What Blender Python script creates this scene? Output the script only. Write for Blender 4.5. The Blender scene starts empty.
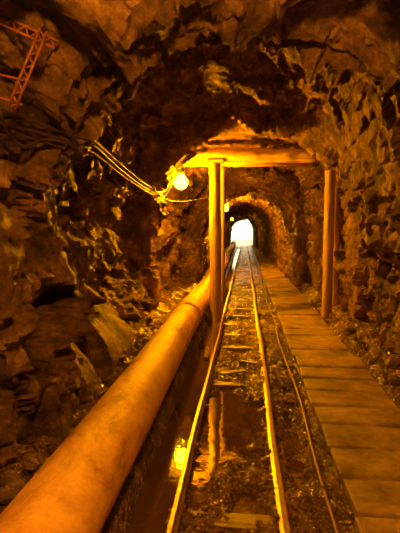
import bpy, bmesh, math, random
from mathutils import Vector, noise, Matrix
from mathutils.bvhtree import BVHTree
random.seed(7)
scene = bpy.context.scene
try:
    scene.view_settings.view_transform = 'Standard'
    scene.view_settings.look = 'None'
except Exception as e:
    print(e)

# ------------------------------------------------------------------ helpers
def interp(tab, v):
    if v <= tab[0][0]: return tab[0][1:]
    for a, b in zip(tab, tab[1:]):
        if v <= b[0]:
            t = (v-a[0])/(b[0]-a[0]); t = t*t*(3-2*t)
            return tuple(a[i]+(b[i]-a[i])*t for i in range(1, len(a)))
    return tab[-1][1:]

def new_obj(name, verts, faces, mat=None, smooth=True, parent=None, sharp=None):
    me = bpy.data.meshes.new(name)
    me.from_pydata(verts, [], faces)
    me.update()
    if smooth:
        me.polygons.foreach_set('use_smooth', [True]*len(me.polygons))
    if sharp:
        me.set_sharp_from_angle(angle=math.radians(sharp))
    ob = bpy.data.objects.new(name, me)
    scene.collection.objects.link(ob)
    if mat: me.materials.append(mat)
    if parent: ob.parent = parent
    return ob

def empty(name, loc=(0,0,0)):
    e = bpy.data.objects.new(name, None)
    e.empty_display_size = 0.1
    e.location = loc
    scene.collection.objects.link(e)
    return e

class MB:
    """accumulates geometry"""
    def __init__(s): s.v=[]; s.f=[]
    def add(s, vs, fs):
        o=len(s.v); s.v+= [tuple(v) for v in vs]; s.f += [tuple(i+o for i in f) for f in fs]
    def box(s, c, d, rot=None, jitter=0):
        vs=[]
        for x in(-1,1):
            for y in(-1,1):
                for z in(-1,1):
                    v=Vector((x*d[0]/2,y*d[1]/2,z*d[2]/2))
                    if jitter: v+=Vector((random.uniform(-1,1),random.uniform(-1,1),random.uniform(-1,1)))*jitter
                    if rot: v=rot@v
                    vs.append(v+Vector(c))
        s.add(vs,[(0,1,3,2),(4,6,7,5),(0,4,5,1),(2,3,7,6),(0,2,6,4),(1,5,7,3)])
    def tube(s, pts, r, n=12, cap=True, rough=0, seed=0, sub=1):
        pts=[Vector(p) for p in pts]
        if not hasattr(r,'__len__'): r=[r]*len(pts)
        P=[];R=[]
        for i in range(len(pts)-1):
            for k in range(sub):
                t=k/sub; P.append(pts[i].lerp(pts[i+1],t)); R.append(r[i]+(r[i+1]-r[i])*t)
        P.append(pts[-1]); R.append(r[-1])
        vs=[];fs=[]
        ref=None
        for i,p in enumerate(P):
            t=(P[min(i+1,len(P)-1)]-P[max(i-1,0)]).normalized()
            if ref is None:
                ref=Vector((0,0,1)) if abs(t.z)<.8 else Vector((1,0,0))
            u=(ref-t*ref.dot(t)).normalized(); w=t.cross(u); ref=u
            for k in range(n):
                a=2*math.pi*k/n
                d=u*math.cos(a)+w*math.sin(a)
                rr=R[i]
                if rough:
                    q=p+d*R[i]
                    rr*=1+rough*noise.noise(Vector((q.x*7+seed,q.y*7,q.z*2.5)))+rough*.5*noise.noise(Vector((q.x*25+seed,q.y*25,q.z*6)))
                vs.append(p+d*rr)
        for i in range(len(P)-1):
            for k in range(n):
                a=i*n+k;b=i*n+(k+1)%n
                fs.append((a,b,b+n,a+n))
        if cap:
            fs.append(tuple(range(n-1,-1,-1)))
            fs.append(tuple(range((len(P)-1)*n,len(P)*n)))
        s.add(vs,fs)
    def stone(s, c, r, sub=1):
        bm=bmesh.new(); bmesh.ops.create_icosphere(bm,subdivisions=sub,radius=1)
        sc=Vector((random.uniform(.6,1.2),random.uniform(.6,1.2),random.uniform(.4,.85)))
        rot=Matrix.Rotation(random.uniform(0,6.28),3,'Z')@Matrix.Rotation(random.uniform(-.5,.5),3,'X')
        off=Vector((random.uniform(0,99),0,0))
        vs=[]
        for v in bm.verts:
            q=v.co*(1+.55*noise.noise(v.co*1.3+off))
            q=Vector((q.x*sc.x,q.y*sc.y,q.z*sc.z))*r
            vs.append(rot@q+Vector(c))
        fs=[tuple(v.index for v in f.verts) for f in bm.faces]
        bm.free(); s.add(vs,fs)
    def obj(s,name,mat,smooth=True,parent=None):
        return new_obj(name,s.v,s.f,mat,smooth,parent)

def smooth_path(ctrl, n=10):
    pts=[Vector(p) for p in ctrl]; out=[]
    for i in range(len(pts)-1):
        p0=pts[max(i-1,0)];p1=pts[i];p2=pts[i+1];p3=pts[min(i+2,len(pts)-1)]
        for k in range(n):
            t=k/n
            out.append(.5*((2*p1)+(p2-p0)*t+(2*p0-5*p1+4*p2-p3)*t*t+(3*p1-p0-3*p2+p3)*t**3))
    out.append(pts[-1]); return out

# ------------------------------------------------------------------ materials
def mat_new(name):
    m=bpy.data.materials.new(name); m.use_nodes=True
    nt=m.node_tree; b=nt.nodes['Principled BSDF']
    return m,nt,b
def ramp(nt, stops):
    r=nt.nodes.new('ShaderNodeValToRGB')
    e=r.color_ramp.elements
    e[0].position=stops[0][0]; e[0].color=(*stops[0][1],1)
    e[1].position=stops[-1][0]; e[1].color=(*stops[-1][1],1)
    for p,c in stops[1:-1]:
        x=e.new(p); x.color=(*c,1)
    return r
def tex_noise(nt, scale, detail=8, rough=.6, vec=None, dist=0):
    n=nt.nodes.new('ShaderNodeTexNoise'); n.inputs['Scale'].default_value=scale
    n.inputs['Detail'].default_value=detail; n.inputs['Roughness'].default_value=rough
    n.inputs['Distortion'].default_value=dist
    if vec: nt.links.new(vec,n.inputs['Vector'])
    return n
def coords(nt, scale=(1,1,1)):
    tc=nt.nodes.new('ShaderNodeTexCoord'); mp=nt.nodes.new('ShaderNodeMapping')
    mp.inputs['Scale'].default_value=scale
    nt.links.new(tc.outputs['Object'],mp.inputs['Vector'])
    return mp.outputs['Vector']
def bump(nt,b,heights,strength=.6,dist=.03):
    prev=None
    for h,s,d in heights:
        bp=nt.nodes.new('ShaderNodeBump'); bp.inputs['Strength'].default_value=s; bp.inputs['Distance'].default_value=d
        nt.links.new(h,bp.inputs['Height'])
        if prev: nt.links.new(prev,bp.inputs['Normal'])
        prev=bp.outputs['Normal']
    nt.links.new(prev,b.inputs['Normal'])

def rock_mat(name, stops, rough=(.42,.8), vscale=(1,1,1), bs=1.0):
    m,nt,b=mat_new(name)
    v=coords(nt,vscale)
    n1=tex_noise(nt,2.6,12,.76,v,0)
    r=ramp(nt,stops); nt.links.new(n1.outputs['Fac'],r.inputs['Fac'])
    nt.links.new(r.outputs['Color'],b.inputs['Base Color'])
    n2=tex_noise(nt,9,10,.68,v)
    rr=nt.nodes.new('ShaderNodeMapRange'); rr.inputs['From Min'].default_value=.35; rr.inputs['From Max'].default_value=.65
    rr.inputs['To Min'].default_value=rough[0]; rr.inputs['To Max'].default_value=rough[1]
    nt.links.new(n2.outputs['Fac'],rr.inputs['Value']); nt.links.new(rr.outputs['Result'],b.inputs['Roughness'])
    vo=nt.nodes.new('ShaderNodeTexVoronoi'); vo.inputs['Scale'].default_value=13; vo.feature='F1'; vo.distance='CHEBYCHEV'
    nt.links.new(v,vo.inputs['Vector'])
    n3=tex_noise(nt,30,8,.75,v)
    bump(nt,b,[(vo.outputs['Distance'],.6*bs,.045),(n2.outputs['Fac'],.9*bs,.10),(n3.outputs['Fac'],.8*bs,.03)])
    b.inputs['Specular IOR Level'].default_value=.4
    return m
M_rock=rock_mat('rock_wall_mat',[(.38,(.035,.016,.006)),(.49,(.125,.066,.027)),(.58,(.28,.16,.07)),(.67,(.52,.34,.17))])
M_rockR=rock_mat('rock_wall_ribbed_mat',[(.38,(.035,.016,.006)),(.49,(.12,.063,.026)),(.58,(.26,.145,.062)),(.7,(.46,.29,.14))],vscale=(1,1.4,.6),bs=.8)
M_ceil=rock_mat('rock_ceiling_mat',[(.37,(.045,.021,.008)),(.48,(.15,.08,.034)),(.57,(.33,.19,.085)),(.66,(.6,.4,.2))])
M_rubble=rock_mat('rubble_mat',[(.3,(.08,.046,.022)),(.5,(.2,.12,.06)),(.7,(.4,.26,.13))],(.22,.5))

# floor: wet gravel / mud
M_floor,nt,b=mat_new('wet_gravel_mat')
v=coords(nt)
n1=tex_noise(nt,3,10,.7,v,.4)
r=ramp(nt,[(.34,(.045,.025,.011)),(.5,(.14,.083,.038)),(.68,(.34,.22,.11))]); nt.links.new(n1.outputs['Fac'],r.inputs['Fac'])
nt.links.new(r.outputs['Color'],b.inputs['Base Color'])
vo=nt.nodes.new('ShaderNodeTexVoronoi'); vo.inputs['Scale'].default_value=26; nt.links.new(v,vo.inputs['Vector'])
vo2=nt.nodes.new('ShaderNodeTexVoronoi'); vo2.inputs['Scale'].default_value=60; nt.links.new(v,vo2.inputs['Vector'])
rr=nt.nodes.new('ShaderNodeMapRange'); rr.inputs['From Min'].default_value=.35; rr.inputs['From Max'].default_value=.65
rr.inputs['To Min'].default_value=.1; rr.inputs['To Max'].default_value=.35
nt.links.new(n1.outputs['Fac'],rr.inputs['Value']); nt.links.new(rr.outputs['Result'],b.inputs['Roughness'])
bump(nt,b,[(vo.outputs['Distance'],.9,.035),(vo2.outputs['Distance'],.7,.018),(n1.outputs['Fac'],.5,.05)])

# water
M_water,nt,b=mat_new('muddy_water_mat')
b.inputs['Base Color'].default_value=(.08,.043,.018,1); b.inputs['Roughness'].default_value=.03
b.inputs['IOR'].default_value=1.5; b.inputs['Specular IOR Level'].default_value=1.0
v=coords(nt,(1,1,1)); n=tex_noise(nt,9,3,.5,v); bump(nt,b,[(n.outputs['Fac'],.15,.01)])

# timber
def wood(name,stops,scale=(14,14,1.2),rough=.7):
    m,nt,b=mat_new(name); v=coords(nt,scale)
    n=tex_noise(nt,1.5,8,.65,v,.5); r=ramp(nt,stops)
    nt.links.new(n.outputs['Fac'],r.inputs['Fac']); nt.links.new(r.outputs['Color'],b.inputs['Base Color'])
    b.inputs['Roughness'].default_value=rough
    bump(nt,b,[(n.outputs['Fac'],.6,.02)])
    return m
M_post=wood('timber_post_mat',[(.3,(.12,.065,.03)),(.5,(.33,.21,.1)),(.7,(.52,.37,.2))])
M_beam=wood('timber_beam_mat',[(.3,(.24,.14,.065)),(.5,(.54,.36,.17)),(.7,(.72,.52,.28))],(1.2,14,14))
M_sleeper=wood('sleeper_mat',[(.3,(.04,.022,.01)),(.5,(.11,.065,.03)),(.7,(.2,.13,.065))],(1.2,14,14),.35)

# walkway slabs
M_slab,nt,b=mat_new('walkway_slab_mat'); v=coords(nt)
n1=tex_noise(nt,2.2,12,.75,v,.2); r=ramp(nt,[(.34,(.09,.052,.025)),(.5,(.3,.2,.11)),(.66,(.55,.39,.23))])
nt.links.new(n1.outputs['Fac'],r.inputs['Fac']); nt.links.new(r.outputs['Color'],b.inputs['Base Color'])
n2=tex_noise(nt,30,6,.7,v); b.inputs['Roughness'].default_value=.5
bump(nt,b,[(n1.outputs['Fac'],.7,.05),(n2.outputs['Fac'],.6,.012)])

# pipe
M_pipe,nt,b=mat_new('rusty_painted_pipe_mat'); v=coords(nt,(1,.5,1))
n1=tex_noise(nt,2.8,12,.78,v,.3); r=ramp(nt,[(.36,(.22,.085,.022)),(.45,(.54,.28,.08)),(.58,(.78,.47,.15)),(.7,(.88,.6,.24))])
nt.links.new(n1.outputs['Fac'],r.inputs['Fac']); nt.links.new(r.outputs['Color'],b.inputs['Base Color'])
v2=coords(nt); n2=tex_noise(nt,26,10,.75,v2); b.inputs['Roughness'].default_value=.45
bump(nt,b,[(n1.outputs['Fac'],.45,.035),(n2.outputs['Fac'],.6,.016)])

# rusty steel
def steel(name,a,c,rough,metal=.7):
    m,nt,b=mat_new(name); v=coords(nt); n=tex_noise(nt,18,8,.7,v); r=ramp(nt,[(.35,a),(.65,c)])
    nt.links.new(n.outputs['Fac'],r.inputs['Fac']); nt.links.new(r.outputs['Color'],b.inputs['Base Color'])
    b.inputs['Metallic'].default_value=metal; b.inputs['Roughness'].default_value=rough
    bump(nt,b,[(n.outputs['Fac'],.3,.005)]); return m
M_rail=steel('rail_steel_mat',(.26,.17,.1),(.5,.38,.26),.38,.65)
M_rust=steel('rusty_steel_mat',(.07,.02,.007),(.22,.07,.022),.65,.1)
M_cable,nt,b=mat_new('dusty_cable_mat'); b.inputs['Base Color'].default_value=(.035,.02,.01,1); b.inputs['Roughness'].default_value=.6
M_lampbody=steel('lamp_holder_mat',(.05,.04,.03),(.12,.09,.06),.5,.3)
def emis(name,col,st):
    m,nt,b=mat_new(name); b.inputs['Base Color'].default_value=(.8,.7,.5,1)
    b.inputs['Emission Color'].default_value=(*col,1); b.inputs['Emission Strength'].default_value=st
    b.inputs['Specular IOR Level'].default_value=0; return m
WARM=(1,.35,.0004)

# ------------------------------------------------------------------ tunnel shell
PROF=[(-6,1.5,1.5,2.9,2.4),(2.0,1.42,1.50,2.84,2.4),(3.35,1.36,1.50,2.76,2.4),(4.1,1.85,1.66,3.6,2.4),(6.3,2.0,1.75,3.9,2.4),
      (7.4,1.88,1.72,3.6,2.5),(7.9,1.50,1.62,2.97,2.9),(8.4,1.74,1.78,3.04,2.6),(11,1.8,1.75,3.02,2.3),(12.3,1.7,1.7,2.95,2.3),
      (12.9,1.22,1.36,2.58,2.1),(20,1.35,1.25,2.65,2.1),(35,1.38,1.0,2.55,2.1),(48,1.4,.82,2.5,2.1)]
ZS=1.2
rows=[]; y=-6.0
while y<48.01:
    rows.append(y)
    y += .15 if y<1.0 else (.034 if y<8.4 else (.05 if y<13.5 else (.12 if y<22 else .3)))
rows[-1]=48.0
NW,NA=64,190
def hsh(p):
    return noise.noise(Vector((p.x*3.71+5.3,p.y*4.17,p.z*2.99)))*1.8
def facet(sq, a, g):
    ds,pt=noise.voronoi(sq); c=pt[0]
    dv=Vector((hsh(c+Vector((1.7,0,0))),hsh(c+Vector((0,2.3,0))),hsh(c+Vector((0,0,3.1)))))
    return a*hsh(c)+g*(sq-c).dot(dv)
def sstep(a,b,x):
    t=max(0,min(1,(x-a)/(b-a))); return t*t*(3-2*t)
def disp(p, right, y):
    near = 1 if y<12.4 else .6
    q=Vector((p.x,p.y*.9,p.z))
    d=.22*noise.noise(q*.8+Vector((3,0,9)))
    wv=noise.noise_vector(q*1.3)*.25
    d+=facet(Vector((q.x*1.3,q.y*1.6,q.z*(1.0 if right else 1.7)))+wv,.16,.31)
    fine=facet(q*3.6+wv*1.5,.055,.125)+facet(q*8.5,.02,.04)+.02*noise.noise(q*20)
    if p.z>2.4: fine*=1-.65*sstep(7.3,7.6,y)*(1-sstep(8.8,9.4,y))
    if right:
        d+=.11*noise.noise(Vector((q.x*1.2,q.y*4.0,q.z*.6)))
    d=max(-.2,min(.45,d))
    # sound rock around the timber set and behind the bracket / cables
    k=sstep(7.9,8.2,y)*(1-sstep(9.8,10.4,y))
    if p.x<0: k=max(k,sstep(1.5,1.9,y)*(1-sstep(2.5,2.8,y))*sstep(1.5,1.8,p.z)*(1-sstep(2.5,2.7,p.z)))
    lim=-.3+.36*k
    k2=sstep(7.1,7.5,y)*(1-k)
    lim=max(lim,-.3+.25*k2) if y<9 else lim
    if y>7.5 and y<8.1 and d>.05: d=.05+(d-.05)*.25     # protruding rib of hard rock
    return (max(lim,d)+fine)*near*.95
def shell_point(y, col):
    wl,wr,H,n=interp(PROF,y)
    if col<NW:
        z=-.45+(ZS+.45)*col/NW; x=-wl; nv=Vector((-1,0,0))
        if y<14:
            t=max(0,min(1,1-(z-.1)/.9)); x+=max(0,(wl-1.25))*.85*t*t*(3-2*t)*(1-.75*sstep(7.3,8.0,y))
    elif col>NW+NA:
        k=col-NW-NA; z=ZS-(ZS+.45)*k/NW; x=wr; nv=Vector((1,0,0))
    else:
        a=math.pi*(1-(col-NW)/NA); ca,sa=math.cos(a),max(0,math.sin(a))
        w=wl if ca<0 else wr
        x=math.copysign(abs(ca)**(2/n),ca)*w; z=ZS+(H-ZS)*sa**(2/n)
        nv=Vector((x,0,(z-ZS)*1.0))
        nv=nv.normalized() if nv.length>1e-5 else Vector((ca,0,sa))
    p=Vector((x,y,z))
    rt=max(0,min(1,(col-NW-NA*.6)/(NA*.15)))
    d=disp(p,False,y) if rt<1 else 0
    if rt>0: d=d*(1-rt)+rt*disp(p,True,y)
    if z<.7: d=max(d,-.06 if col<NW else -.08)
    return p+nv*d
NC=2*NW+NA+1
grid=[[shell_point(y,c) for c in range(NC)] for y in rows]
def shell_part(name,c0,c1,mat):
    n=c1-c0+1; vs=[]; fs=[]
    for r_ in grid: vs+= [tuple(p) for p in r_[c0:c1+1]]
    for i in range(len(rows)-1):
        for k in range(n-1):
            a=i*n+k; fs.append((a,a+n,a+n+1,a+1))
    return new_obj(name,vs,fs,mat,sharp=32)
cl=NW+int(NA*.30); cr=NW+int(NA*.72)
wallL=shell_part('wall_left',0,cl,M_rock)
ceil=shell_part('ceiling',cl,cr,M_ceil)
wallR=shell_part('wall_right',cr,NC-1,M_rockR)
# BVH of the left half of the near tunnel, used to lay cables on the rock surface
bn=[i for i,yy in enumerate(rows) if yy<10]
nn=NW+NA//2
bvv=[grid[i][c] for i in bn for c in range(nn)]
bvf=[(i*nn+k,(i+1)*nn+k,(i+1)*nn+k+1,i*nn+k+1) for i in range(len(bn)-1) for k in range(nn-1)]
bvh=BVHTree.FromPolygons(bvv,bvf)
def keep_inside(pts,off=.03):
    out=[]
    for p in pts:
        o=Vector((-.1,p.y,1.6)); d=(p-o); L=d.length; d.normalize()
        hit=bvh.ray_cast(o,d)
        if hit[0] is not None and hit[3]<L+off: p=o+d*(hit[3]-off)
        out.append(p)
    for _ in range(6):
        out=[out[0]]+[(out[i-1]+out[i]*2+out[i+1])/4 for i in range(1,len(out)-1)]+[out[-1]]
    return out
# back wall
vs=[];fs=[];nb=24
for j in range(nb+1):
    for i in range(nb+1):
        x=-2.4+4.8*i/nb; z=-.5+4.2*j/nb
        vs.append((x,-5.9+.25*noise.noise(Vector((x*1.3,0,z*1.3))),z))
for j in range(nb):
    for i in range(nb):
        a=j*(nb+1)+i; fs.append((a,a+1,a+nb+2,a+nb+1))
new_obj('wall_back',vs,fs,M_rock)

# ------------------------------------------------------------------ floor
PUD=((4.1,-.09,.85,.30),(3.2,-.27,.5,.10),(6.7,-.05,.35,.2),(2.75,.05,.22,.12),(9.5,0,.8,.2),(3.6,.38,.8,.08),(2.3,-.15,.16,.14))
FT=[(-2.4,.3),(-1.5,.2),(-1.15,.06),(-1.0,-.01),(-.70,-.02),(-.62,-.22),(-.46,-.24),(-.41,-.13),(-.2,-.11),(0,-.105),(.25,-.10),(.45,-.08),(.6,-.07),(1.3,-.07),(1.4,-.01),(1.6,.1),(2.4,.3)]
def zf(x,y):
    for a,b_ in zip(FT,FT[1:]):
        if x<=b_[0]:
            t=(x-a[0])/(b_[0]-a[0]); z=a[1]+(b_[1]-a[1])*t; break
    else: z=FT[-1][1]
    q=Vector((x,y,0))
    if -1.0<x<-.66: amp=.01
    elif .58<x<1.32: amp=.01
    elif x<-1.0 or x>1.32: amp=.12
    else: amp=.045
    if y>10: amp*=.5
    z+=amp*noise.noise(q*2.6)+amp*.7*noise.noise(q*8)+min(amp,.03)*.8*noise.noise(q*22)
    if -.40<x<.46:
        for py,px,ry,rx in PUD:
            e=((y-py)/ry)**2+((x-px)/rx)**2+.8*noise.noise(q*7)
            if e<1.3: z-=.075*min(1,(1.3-e)*1.0)
        if 5.05<y<6.2: z+=.04*(1-abs(y-5.6)/.6)
    return z
fx=[-2.4,-2.1,-1.8,-1.6,-1.45,-1.3,-1.2,-1.1,-1.0]
x=-.97
while x<.62: fx.append(x); x+=.02
x=.64
while x<1.5: fx.append(x); x+=.06
fx+=[1.5,1.56,1.62,1.7,1.8,2.0,2.4]
fy=[];y=-6.0
while y<1.4: fy.append(y); y+=.2
while y<8: fy.append(y); y+=.025
while y<14: fy.append(y); y+=.08
while y<48.0: fy.append(y); y+=.3
fy.append(48.0)
vs=[(x,y,zf(x,y)) for y in fy for x in fx]; n=len(fx)
fs=[(j*n+i,j*n+i+1,(j+1)*n+i+1,(j+1)*n+i) for j in range(len(fy)-1) for i in range(n-1)]
new_obj('floor',vs,fs,M_floor)
WZ=-.15
vs=[(-.68,-5.5,WZ),(.50,-5.5,WZ),(.50,40,WZ),(-.68,40,WZ)]
new_obj('drainage_water',vs,[(0,1,2,3)],M_water,False)

# outside ground
vs=[];fs=[]
for j in range(21):
    for i in range(21):
        x=-15+1.5*i; y=48+1.5*j
        vs.append((x,y,-.08+(.03*noise.noise(Vector((x,y,0))) if j else 0)))
for j in range(20):
    for i in range(20):
        a=j*21+i; fs.append((a,a+1,a+22,a+21))
M_out,nt,b=mat_new('daylit_ground_mat'); v=coords(nt); n1=tex_noise(nt,2,6,.6,v)
r=ramp(nt,[(.3,(.55,.5,.4)),(.7,(.75,.7,.6))]); nt.links.new(n1.outputs['Fac'],r.inputs['Fac']); nt.links.new(r.outputs['Color'],b.inputs['Base Color'])
new_obj('outside_ground',vs,fs,M_out)

# ------------------------------------------------------------------ pipe
PX,PZ,PR=-.845,.215,.205
pe=empty('water_pipe')
def pipe_pt(y):
    return Vector((PX+.010*math.sin(y*.7)-(.0 if y<14 else (y-14)*.006), y, PZ+.008*math.sin(y*1.1)))
mb=MB()
ys=[-5+.4*i for i in range(126)]
mb.tube([pipe_pt(y) for y in ys],PR,40,rough=.012)
mb.obj('pipe_body',M_pipe,parent=pe)
mb=MB()
for y in [-2,1.2,7.0,13,19,25,31,37,43]:
    c=pipe_pt(y)
    mb.tube([c+Vector((0,-.09,0)),c+Vector((0,-.08,0)),c+Vector((0,.08,0)),c+Vector((0,.09,0))],[PR+.002,PR+.018,PR+.018,PR+.002],40)
mb.obj('pipe_couplings',M_pipe,parent=pe)
mb=MB()
y=-4
while y<45:
    c=pipe_pt(y); mb.box((c.x-.17,y,.03),(.12,.2,.1),jitter=.01); mb.box((c.x+.155,y,.03),(.08,.2,.1),jitter=.006); y+=2.9
mb.obj('pipe_chocks',M_sleeper,False,parent=pe)

# ------------------------------------------------------------------ track
te=empty('railway_track')
RAILP=[(-.028,-.085),(.028,-.085),(.028,-.076),(.006,-.068),(.006,-.024),(.015,-.017),(.015,-.003),(.011,0),(-.011,0),(-.015,-.003),(-.015,-.017),(-.006,-.024),(-.006,-.068),(-.028,-.076)]
def rail(name,X,ph):
    vs=[];fs=[];ys=[-5+.25*i for i in range(210)]; n=len(RAILP)
    for y in ys:
        dx=.006*math.sin(y*1.1+ph)+.003*math.sin(y*2.9+ph); dz=.006*math.sin(y*.9+ph)
        for a,c in RAILP: vs.append((X+a+dx,y,c+dz))
    for i in range(len(ys)-1):
        for k in range(n):
            a=i*n+k;b_=i*n+(k+1)%n; fs.append((a,b_,b_+n,a+n))
    new_obj(name,vs,fs,M_rail,False,te)
rail('rail_left',-.375,0.4); rail('rail_right',.225,1.1)
mb=MB(); y=-4.6
while y<46:
    low=.045 if 3.0<y<5.0 else .0
    mb.box((-.075+random.uniform(-.02,.02),y,-.165-low),(.68,.13,.10),Matrix.Rotation(random.uniform(-.05,.05),3,'Z')@Matrix.Rotation(random.uniform(-.03,.03),3,'Y'),jitter=.008)
    y+=.8
mb.obj('sleepers',M_sleeper,False,te)
mb=MB(); y=-4.6
while y<20:
    for X in(-.375,.225):
        for s in(-1,1): mb.box((X+s*.036,y+s*.02,-.08),(.022,.022,.03))
    y+=.8
mb.obj('rail_spikes',M_rust,False,te)

# hose / small pipe beside walkway
mb=MB()
mb.tube(smooth_path([(.50+.02*math.sin(y*1.7),y,-.05+.008*math.sin(y*2.3)) for y in [-4+1.2*i for i in range(34)]],5),.014,8)
mb.obj('compressed_air_hose',steel('hose_mat',(.1,.045,.02),(.26,.13,.06),.5,.1))

# ------------------------------------------------------------------ walkway slabs
we=empty('walkway')
mb=MB(); y=-4.5
while y<46:
    L=.40
    for (x0,x1) in ((.585,1.33),):
        rot=Matrix.Rotation(random.uniform(-.018,.018),3,'Y')@Matrix.Rotation(random.uniform(-.035,.035),3,'X')@Matrix.Rotation(random.uniform(-.02,.02),3,'Z')
        mb.box(((x0+x1)/2+random.uniform(-.012,.012),y,-.02+random.uniform(-.008,.008)),(x1-x0-.012,L-.03,.06),rot,jitter=.007)
    y+=L
so=mb.obj('walkway_slabs',M_slab,False,we)
bv=so.modifiers.new('bevel','BEVEL'); bv.width=.012; bv.segments=2

# ------------------------------------------------------------------ timber support set
ts=empty('timber_support_frame')
def log(name,p0,p1,r0,r1,mat,seed,parent):
    mb=MB(); mb.tube([p0,Vector(p0).lerp(Vector(p1),.5)+Vector((.01,.01,.0)),p1],[r0,(r0+r1)/2,r1],24,rough=.10,seed=seed,sub=20)
    return mb.obj(name,mat,parent=parent)
log('post_left',(-.53,8.62,-.22),(-.545,8.62,2.70),.108,.10,M_post,1,ts)
log('post_left_rear',(-.49,9.35,-.22),(-.46,9.35,2.72),.08,.075,M_post,5,ts)
log('crossbeam',(-1.22,8.62,2.86),(1.20,8.60,2.78),.13,.115,M_beam,9,ts)
log('crossbeam_rear',(-1.3,9.35,2.80),(1.25,9.35,2.78),.085,.08,M_beam,19,ts)
mb=MB(); mb.box((-.54,8.62,2.71),(.3,.22,.05),jitter=.008); mb.obj('head_board',M_post,False,ts)
p1=empty('timber_prop'); log('prop_log',(1.40,8.35,-.06),(1.42,8.35,2.5),.088,.085,M_post,13,p1)
p2=empty('timber_prop.001'); log('prop_log_b',(1.60,8.75,-.0),(1.57,8.75,2.45),.075,.07,M_post,17,p2)

# ------------------------------------------------------------------ lamps
def lamp(name,loc,strength,r=.08,hang=.25,col=WARM):
    e=empty(name)
    bm=bmesh.new(); bmesh.ops.create_uvsphere(bm,u_segments=24,v_segments=16,radius=r)
    for v_ in bm.verts:
        if v_.co.z>0: 
            f=v_.co.z/r; v_.co.x*=1-.35*f; v_.co.y*=1-.35*f; v_.co.z*=1.35
    me=bpy.data.meshes.new('bulb_glass'); bm.to_mesh(me); bm.free()
    me.polygons.foreach_set('use_smooth',[True]*len(me.polygons))
    ob=bpy.data.objects.new('bulb_glass',me); scene.collection.objects.link(ob); ob.location=loc; ob.parent=e
    me.materials.append(emis('bulb_mat',col,strength))
    mb=MB(); x,y,z=loc
    mb.tube([(x,y,z+r*1.15),(x,y,z+r*1.2),(x,y,z+r*2.0),(x,y,z+r*2.3)],[r*.55,r*.62,r*.55,r*.25],16)
    mb.obj('lamp_holder',M_lampbody,parent=e)
    mb=MB(); mb.tube(smooth_path([(x,y,z+r*2.2),(x-.02,y,z+hang*.6),(x-.06,y+.02,z+hang)],6),.008,6); mb.obj('lamp_cord',M_cable,parent=e)
lamp('hanging_lamp',(-1.12,8.38,2.33),1500,.12,.6)
lamp('hanging_lamp.001',(-.69,16.5,2.24),1400,.12,.35)
lamp('hanging_lamp.002',(-.9,33,2.2),600,.085,.3)
lamp('hanging_lamp.003',(-.05,.45,2.47),1250,.085,.4,(1,.345,.018))

# ------------------------------------------------------------------ cables on left wall
ce=empty('electric_cables')
base=[(-1.35,.9,2.0),(-1.3,2.1,2.05),(-1.3,2.9,2.16),(-1.34,4.0,2.26),(-1.46,5.6,2.22),(-1.44,7.0,2.12),(-1.34,7.9,2.10),(-1.15,8.38,2.62)]
for k,(dz,dx,rr_) in enumerate([(0,0,.012),(.05,.0,.009),(-.06,.0,.008)]):
    mb=MB(); pts=[]
    for i,p in enumerate(base):
        pts.append((p[0]+dx+random.uniform(-.02,.02),p[1],p[2]+dz+random.uniform(-.015,.015)))
    mb.tube(keep_inside(smooth_path(pts,14),.035+.01*k),rr_,8); mb.obj('cable_%d'%(k+1),M_cable,parent=ce)
mb=MB(); mb.tube(keep_inside(smooth_path([(-1.4,7.3,2.14),(-1.3,7.8,2.0),(-1.05,8.2,1.98),(-.66,8.56,2.08)],10)),.010,8); mb.obj('cable_4',M_cable,parent=ce)
mb=MB(); mb.tube(keep_inside(smooth_path([(-1.2,2.2,2.3),(-1.2,2.35,2.02),(-1.2,2.6,1.97),(-1.2,2.9,2.10),(-1.2,3.3,2.05),(-1.25,3.9,2.2)],10)),.010,8); mb.obj('cable_5',M_cable,parent=ce)

# lattice steel bracket
mb=MB()
def lattice(a,b_,w,n):
    a=Vector(a);b_=Vector(b_);d=(b_-a).normalized(); s=d.cross(Vector((0,1,0))).normalized()*w
    mb.tube([a,b_],.007,6); mb.tube([a+s,b_+s],.007,6)
    for i in range(n):
        t=i/n;t2=(i+.5)/n;t3=(i+1)/n
        mb.tube([a.lerp(b_,t),(a+s).lerp(b_+s,t2)],.0045,6); mb.tube([(a+s).lerp(b_+s,t2),a.lerp(b_,t3)],.0045,6)
lattice((-1.25,2.10,2.50),(-.86,2.16,2.33),.035,7)
lattice((-.91,2.12,2.40),(-1.06,2.10,2.06),.035,6)
mb.tube([(-1.23,2.10,2.24),(-.97,2.14,2.18)],.006,6)
mb.tube([(-1.23,2.10,2.15),(-1.01,2.14,2.08)],.006,6)
mb.obj('lattice_bracket',M_rust)

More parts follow.
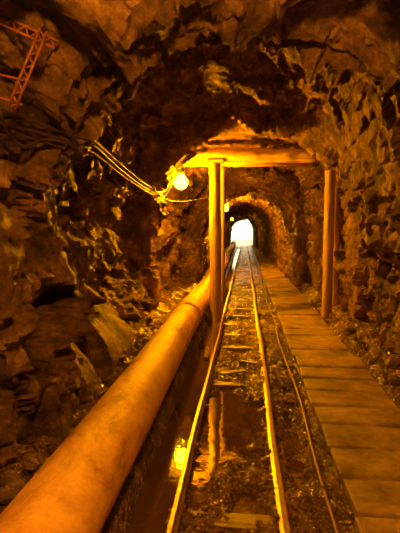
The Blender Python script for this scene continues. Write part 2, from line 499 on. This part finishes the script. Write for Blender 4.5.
# ------------------------------------------------------------------ stones
mb=MB()
for i in range(4200):
    y=1.6+random.random()**1.4*7.5; x=random.uniform(-.36,.52)
    if abs(x+.375)<.04 or abs(x-.225)<.04: continue
    if noise.noise(Vector((x*3,y*1.5,4)))<-.25: continue
    z=zf(x,y)
    if z<WZ-.015: continue
    mb.stone((x,y,z+.004),random.choice((.008,.01,.012,.016,.022)),1)
mb.obj('gravel_stones',M_rubble,False)
for nm,side in (('rock_rubble',-1),('rock_rubble.001',1)):
    mb=MB()
    for i in range(110):
        y=1.2+random.random()*9
        x=random.uniform(-1.3,-1.14) if side<0 else random.uniform(1.38,1.5)
        r_=random.choice((.03,.04,.05,.07))
        mb.stone((x,y,zf(x,y)+r_*.3),r_,2)
    mb.obj(nm,M_rubble,False)
# loose timber scraps in the track
mb=MB()
for c,d,a in [((-.12,5.2,-.06),(.3,.05,.02),.5),((.05,5.6,-.05),(.22,.06,.02),-.4),((.37,5.0,-.05),(.04,.5,.02),.1),((-.5,6.3,-.13),(.05,.6,.03),.05)]:
    mb.box(c,d,Matrix.Rotation(a,3,'Z'),jitter=.005)
mb.obj('timber_scraps',M_sleeper,False)

# ------------------------------------------------------------------ world & daylight
w=bpy.data.worlds.new('World'); scene.world=w; w.use_nodes=True
bg=w.node_tree.nodes['Background']; bg.inputs['Color'].default_value=(1,.72,.36,1); bg.inputs['Strength'].default_value=3.0
ld=bpy.data.lights.new('portal_daylight','AREA'); ld.shape='RECTANGLE'; ld.size=2.6; ld.size_y=2.8
ld.cycles.is_portal=True
lo=bpy.data.objects.new('portal_daylight',ld); scene.collection.objects.link(lo); lo.location=(-.3,48.05,1.2); lo.rotation_euler=(-math.pi/2,0,0)

# ------------------------------------------------------------------ camera
cd=bpy.data.cameras.new('camera'); cam=bpy.data.objects.new('camera',cd); scene.collection.objects.link(cam)
F=480
cd.sensor_fit='HORIZONTAL'; cd.sensor_width=36; cd.lens=36*F/400
cam.location=(0,0,1.52)
yaw=math.atan(45/F); pitch=math.atan(37.5/F)
cam.rotation_euler=(math.pi/2-pitch,0,yaw)
cd.clip_start=.05; cd.clip_end=300
scene.camera=cam
